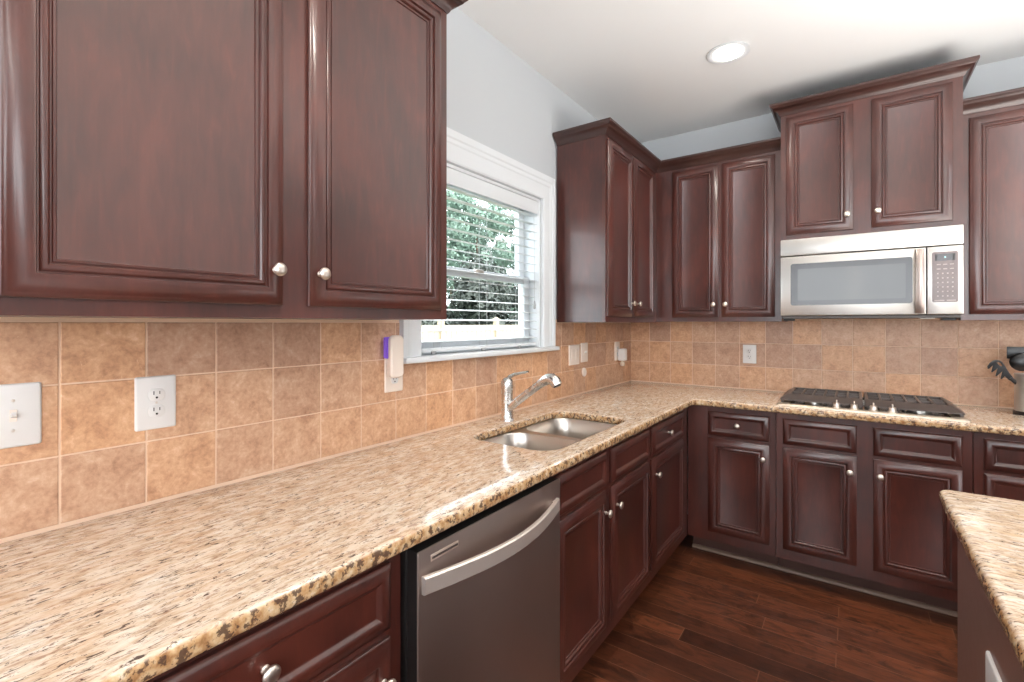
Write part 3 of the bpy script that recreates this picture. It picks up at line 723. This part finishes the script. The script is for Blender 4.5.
# ---------------------------------------------------------------- window blind
BL = thing('window_blind', 'white horizontal slat blind hanging inside the kitchen window', 'blind', (-.034, 1.7325, 1.223))
def by(y): return y - 1.7325
def bz(z): return z - 1.223
MB().box(-.024, .026, by(1.301), by(2.164), bz(1.965), bz(2.003), .002).build('head_rail', WHITE, BL)
MB().box(.0265, .031, by(1.300), by(2.165), bz(1.935), bz(2.0035), .002).build('valance', WHITE, BL)
m = MB(); z = 1.930
SLAT = plain('blind_slat', srgb(206, 209, 211), .4)
while z > 1.262:
    tl = R(-8); lp = []
    for yy in (by(1.303), by(2.162)):
        top = [(u * .024 * math.cos(tl), yy, bz(z) + u * .024 * math.sin(tl) + .0018 * (1 - u*u)) for u in (-1, -.5, 0, .5, 1)]
        lp.append(top + [(p[0], p[1], p[2] - .0020) for p in reversed(top)])
    m.loft(lp, True, True); z -= .0435
m.build('slats', SLAT, BL)
MB().box(-.022, .022, by(1.303), by(2.162), bz(1.231), bz(1.247), .003).build('bottom_rail', WHITE, BL)
m = MB()
for y in (1.43, 1.73, 2.03):
    for x in (-.023, .023): m.tube([(x, by(y), bz(1.245)), (x, by(y), bz(1.966))], .0009, 5)
m.build('ladder_cords', plain('cord', srgb(205, 208, 208), .7), BL)
m = MB(); m.tube([(.034, by(2.115), bz(1.93)), (.036, by(2.118), bz(1.47))], .0012, 6); m.build('pull_cord', plain('cord_dark', srgb(190, 192, 192), .7), BL)
MB().lathe([(.002, .045), (.0045, .038), (.0065, .004), (.003, 0)], Matrix.Translation((.036, by(2.118), bz(1.425))), 10).build('tassel', plain('tassel_grey', srgb(160, 162, 160), .6), BL)
BRK = plain('bracket_grey', srgb(168, 170, 172), .4)
for y in (1.38, 1.70, 1.99):
    MB().box(.0235, .030, by(y) - .012, by(y) + .012, bz(1.2235), bz(1.236), .001).build('hold_down_bracket', BRK, BL)

# ---------------------------------------------------------------- recessed ceiling lights
def can(loc, label):
    t = thing('recessed_light', label, 'ceiling light', loc)
    m = MB(); m.lathe([(.073, .0), (.098, -.0035), (.099, -.006), (.094, -.0075), (.074, -.0045), (.066, -.001)], n=36, cap0=False, cap1=False); m.build('trim_ring', WHITE, t)
    MB().lathe([(.068, -.0015), (.066, -.006), (.040, -.016), (.010, -.019)], n=30).build('bulb', GLOW, t)
    return t
c0 = can((.870, 2.552, CEILZ - .0005), 'round white recessed ceiling light above the corner of the kitchen')
CANS = [(.870, 2.552), (.95, .55), (2.75, 2.55), (2.75, .55), (1.9, -1.6)]
OUT = ['recessed ceiling light above the near end of the counter', 'recessed ceiling light right of the range wall', 'recessed ceiling light above the island', 'recessed ceiling light in the room behind the camera']
for (x, y), lb in zip(CANS[1:], OUT): dup(c0, (x, y, CEILZ - .0005), None, lb)
for x, y in CANS:
    lamp('can_lamp', 'SPOT', (x, y, CEILZ - .03), (0, 0, 0), 44, (1, .92, .82), spot_size=R(130), spot_blend=.8, shadow_soft_size=.07)

# ---------------------------------------------------------------- outside the window
GZ = -.45
lawn = MB().box(-34, -.3, -8, 34, GZ - .1, GZ).build('lawn', LAWN, smooth=False); struct(lawn)
FN = thing('garden_fence', 'cream board fence with capped posts beyond the window', 'fence', (-7.0, 10.0, GZ))
m = MB()
for k in range(70): m.box(-.012, .012, -6 + k * .2, -6 + k * .2 + .19, .05, 1.76, .004)
m.build('boards', FENCE, FN, smooth=False)
for z in (.25, 1.0, 1.66): MB().box(.013, .05, -6, 8, z, z + .09).build('rail', FENCE, FN, smooth=False)
for k in range(7):
    y = -5.9 + k * 2.26
    p = MB().box(-.065, .065, y - .065, y + .065, 0, 1.90, .006).build('post', FENCE, FN, smooth=False)
    m = MB(); m.loft([[(sx * w_, y + sy * w_, z) for sx, sy in ((-1,-1),(1,-1),(1,1),(-1,1))] for w_, z in ((.085, 1.901), (.085, 1.925), (.012, 1.985))], True, True); m.build('post_cap', FENCE, p, smooth=False)
def tree(loc, hgt, rad, seed, mat, label):
    rng = random.Random(seed)
    t = thing('leafy_tree', label, 'tree', loc, 0, 'trees beyond the fence')
    MB().tube([(0, 0, 0), (.05, .08, hgt * .3), (-.05, 0, hgt * .7)], [.20, .15, .07], 10).build('trunk', BARK, t)
    m = MB(); bm = m.bm
    cl = [(Vector((rng.uniform(-1, 1) * rad * .75, rng.uniform(-1, 1) * rad * .75, hgt * rng.uniform(.16, .95))), rad * rng.uniform(.32, .6)) for _ in range(34)]
    for c_, r_ in cl:
        for _ in range(400):
            d_ = Vector((rng.gauss(0, 1), rng.gauss(0, 1), rng.gauss(0, 1))).normalized()
            p = c_ + d_ * r_ * rng.uniform(.45, 1.0); s_ = rng.uniform(.07, .15)
            a = Vector((rng.gauss(0, 1), rng.gauss(0, 1), rng.gauss(0, 1))).normalized(); b = a.cross(d_).normalized() if a.cross(d_).length > .01 else Vector((1, 0, 0))
            a = (d_.cross(b) + d_ * rng.uniform(-.5, .5)).normalized()
            q = [p - a * s_, p + b * s_ * .5 + d_ * .02, p + a * s_, p - b * s_ * .5 + d_ * .02]
            bm.faces.new([bm.verts.new(v) for v in q])
    me = bpy.data.meshes.new('foliage'); bm.to_mesh(me); bm.free(); link_mesh('foliage', me, mat, t, smooth=False)
    return t
TL = 'leafy green tree beyond the fence outside the kitchen window'
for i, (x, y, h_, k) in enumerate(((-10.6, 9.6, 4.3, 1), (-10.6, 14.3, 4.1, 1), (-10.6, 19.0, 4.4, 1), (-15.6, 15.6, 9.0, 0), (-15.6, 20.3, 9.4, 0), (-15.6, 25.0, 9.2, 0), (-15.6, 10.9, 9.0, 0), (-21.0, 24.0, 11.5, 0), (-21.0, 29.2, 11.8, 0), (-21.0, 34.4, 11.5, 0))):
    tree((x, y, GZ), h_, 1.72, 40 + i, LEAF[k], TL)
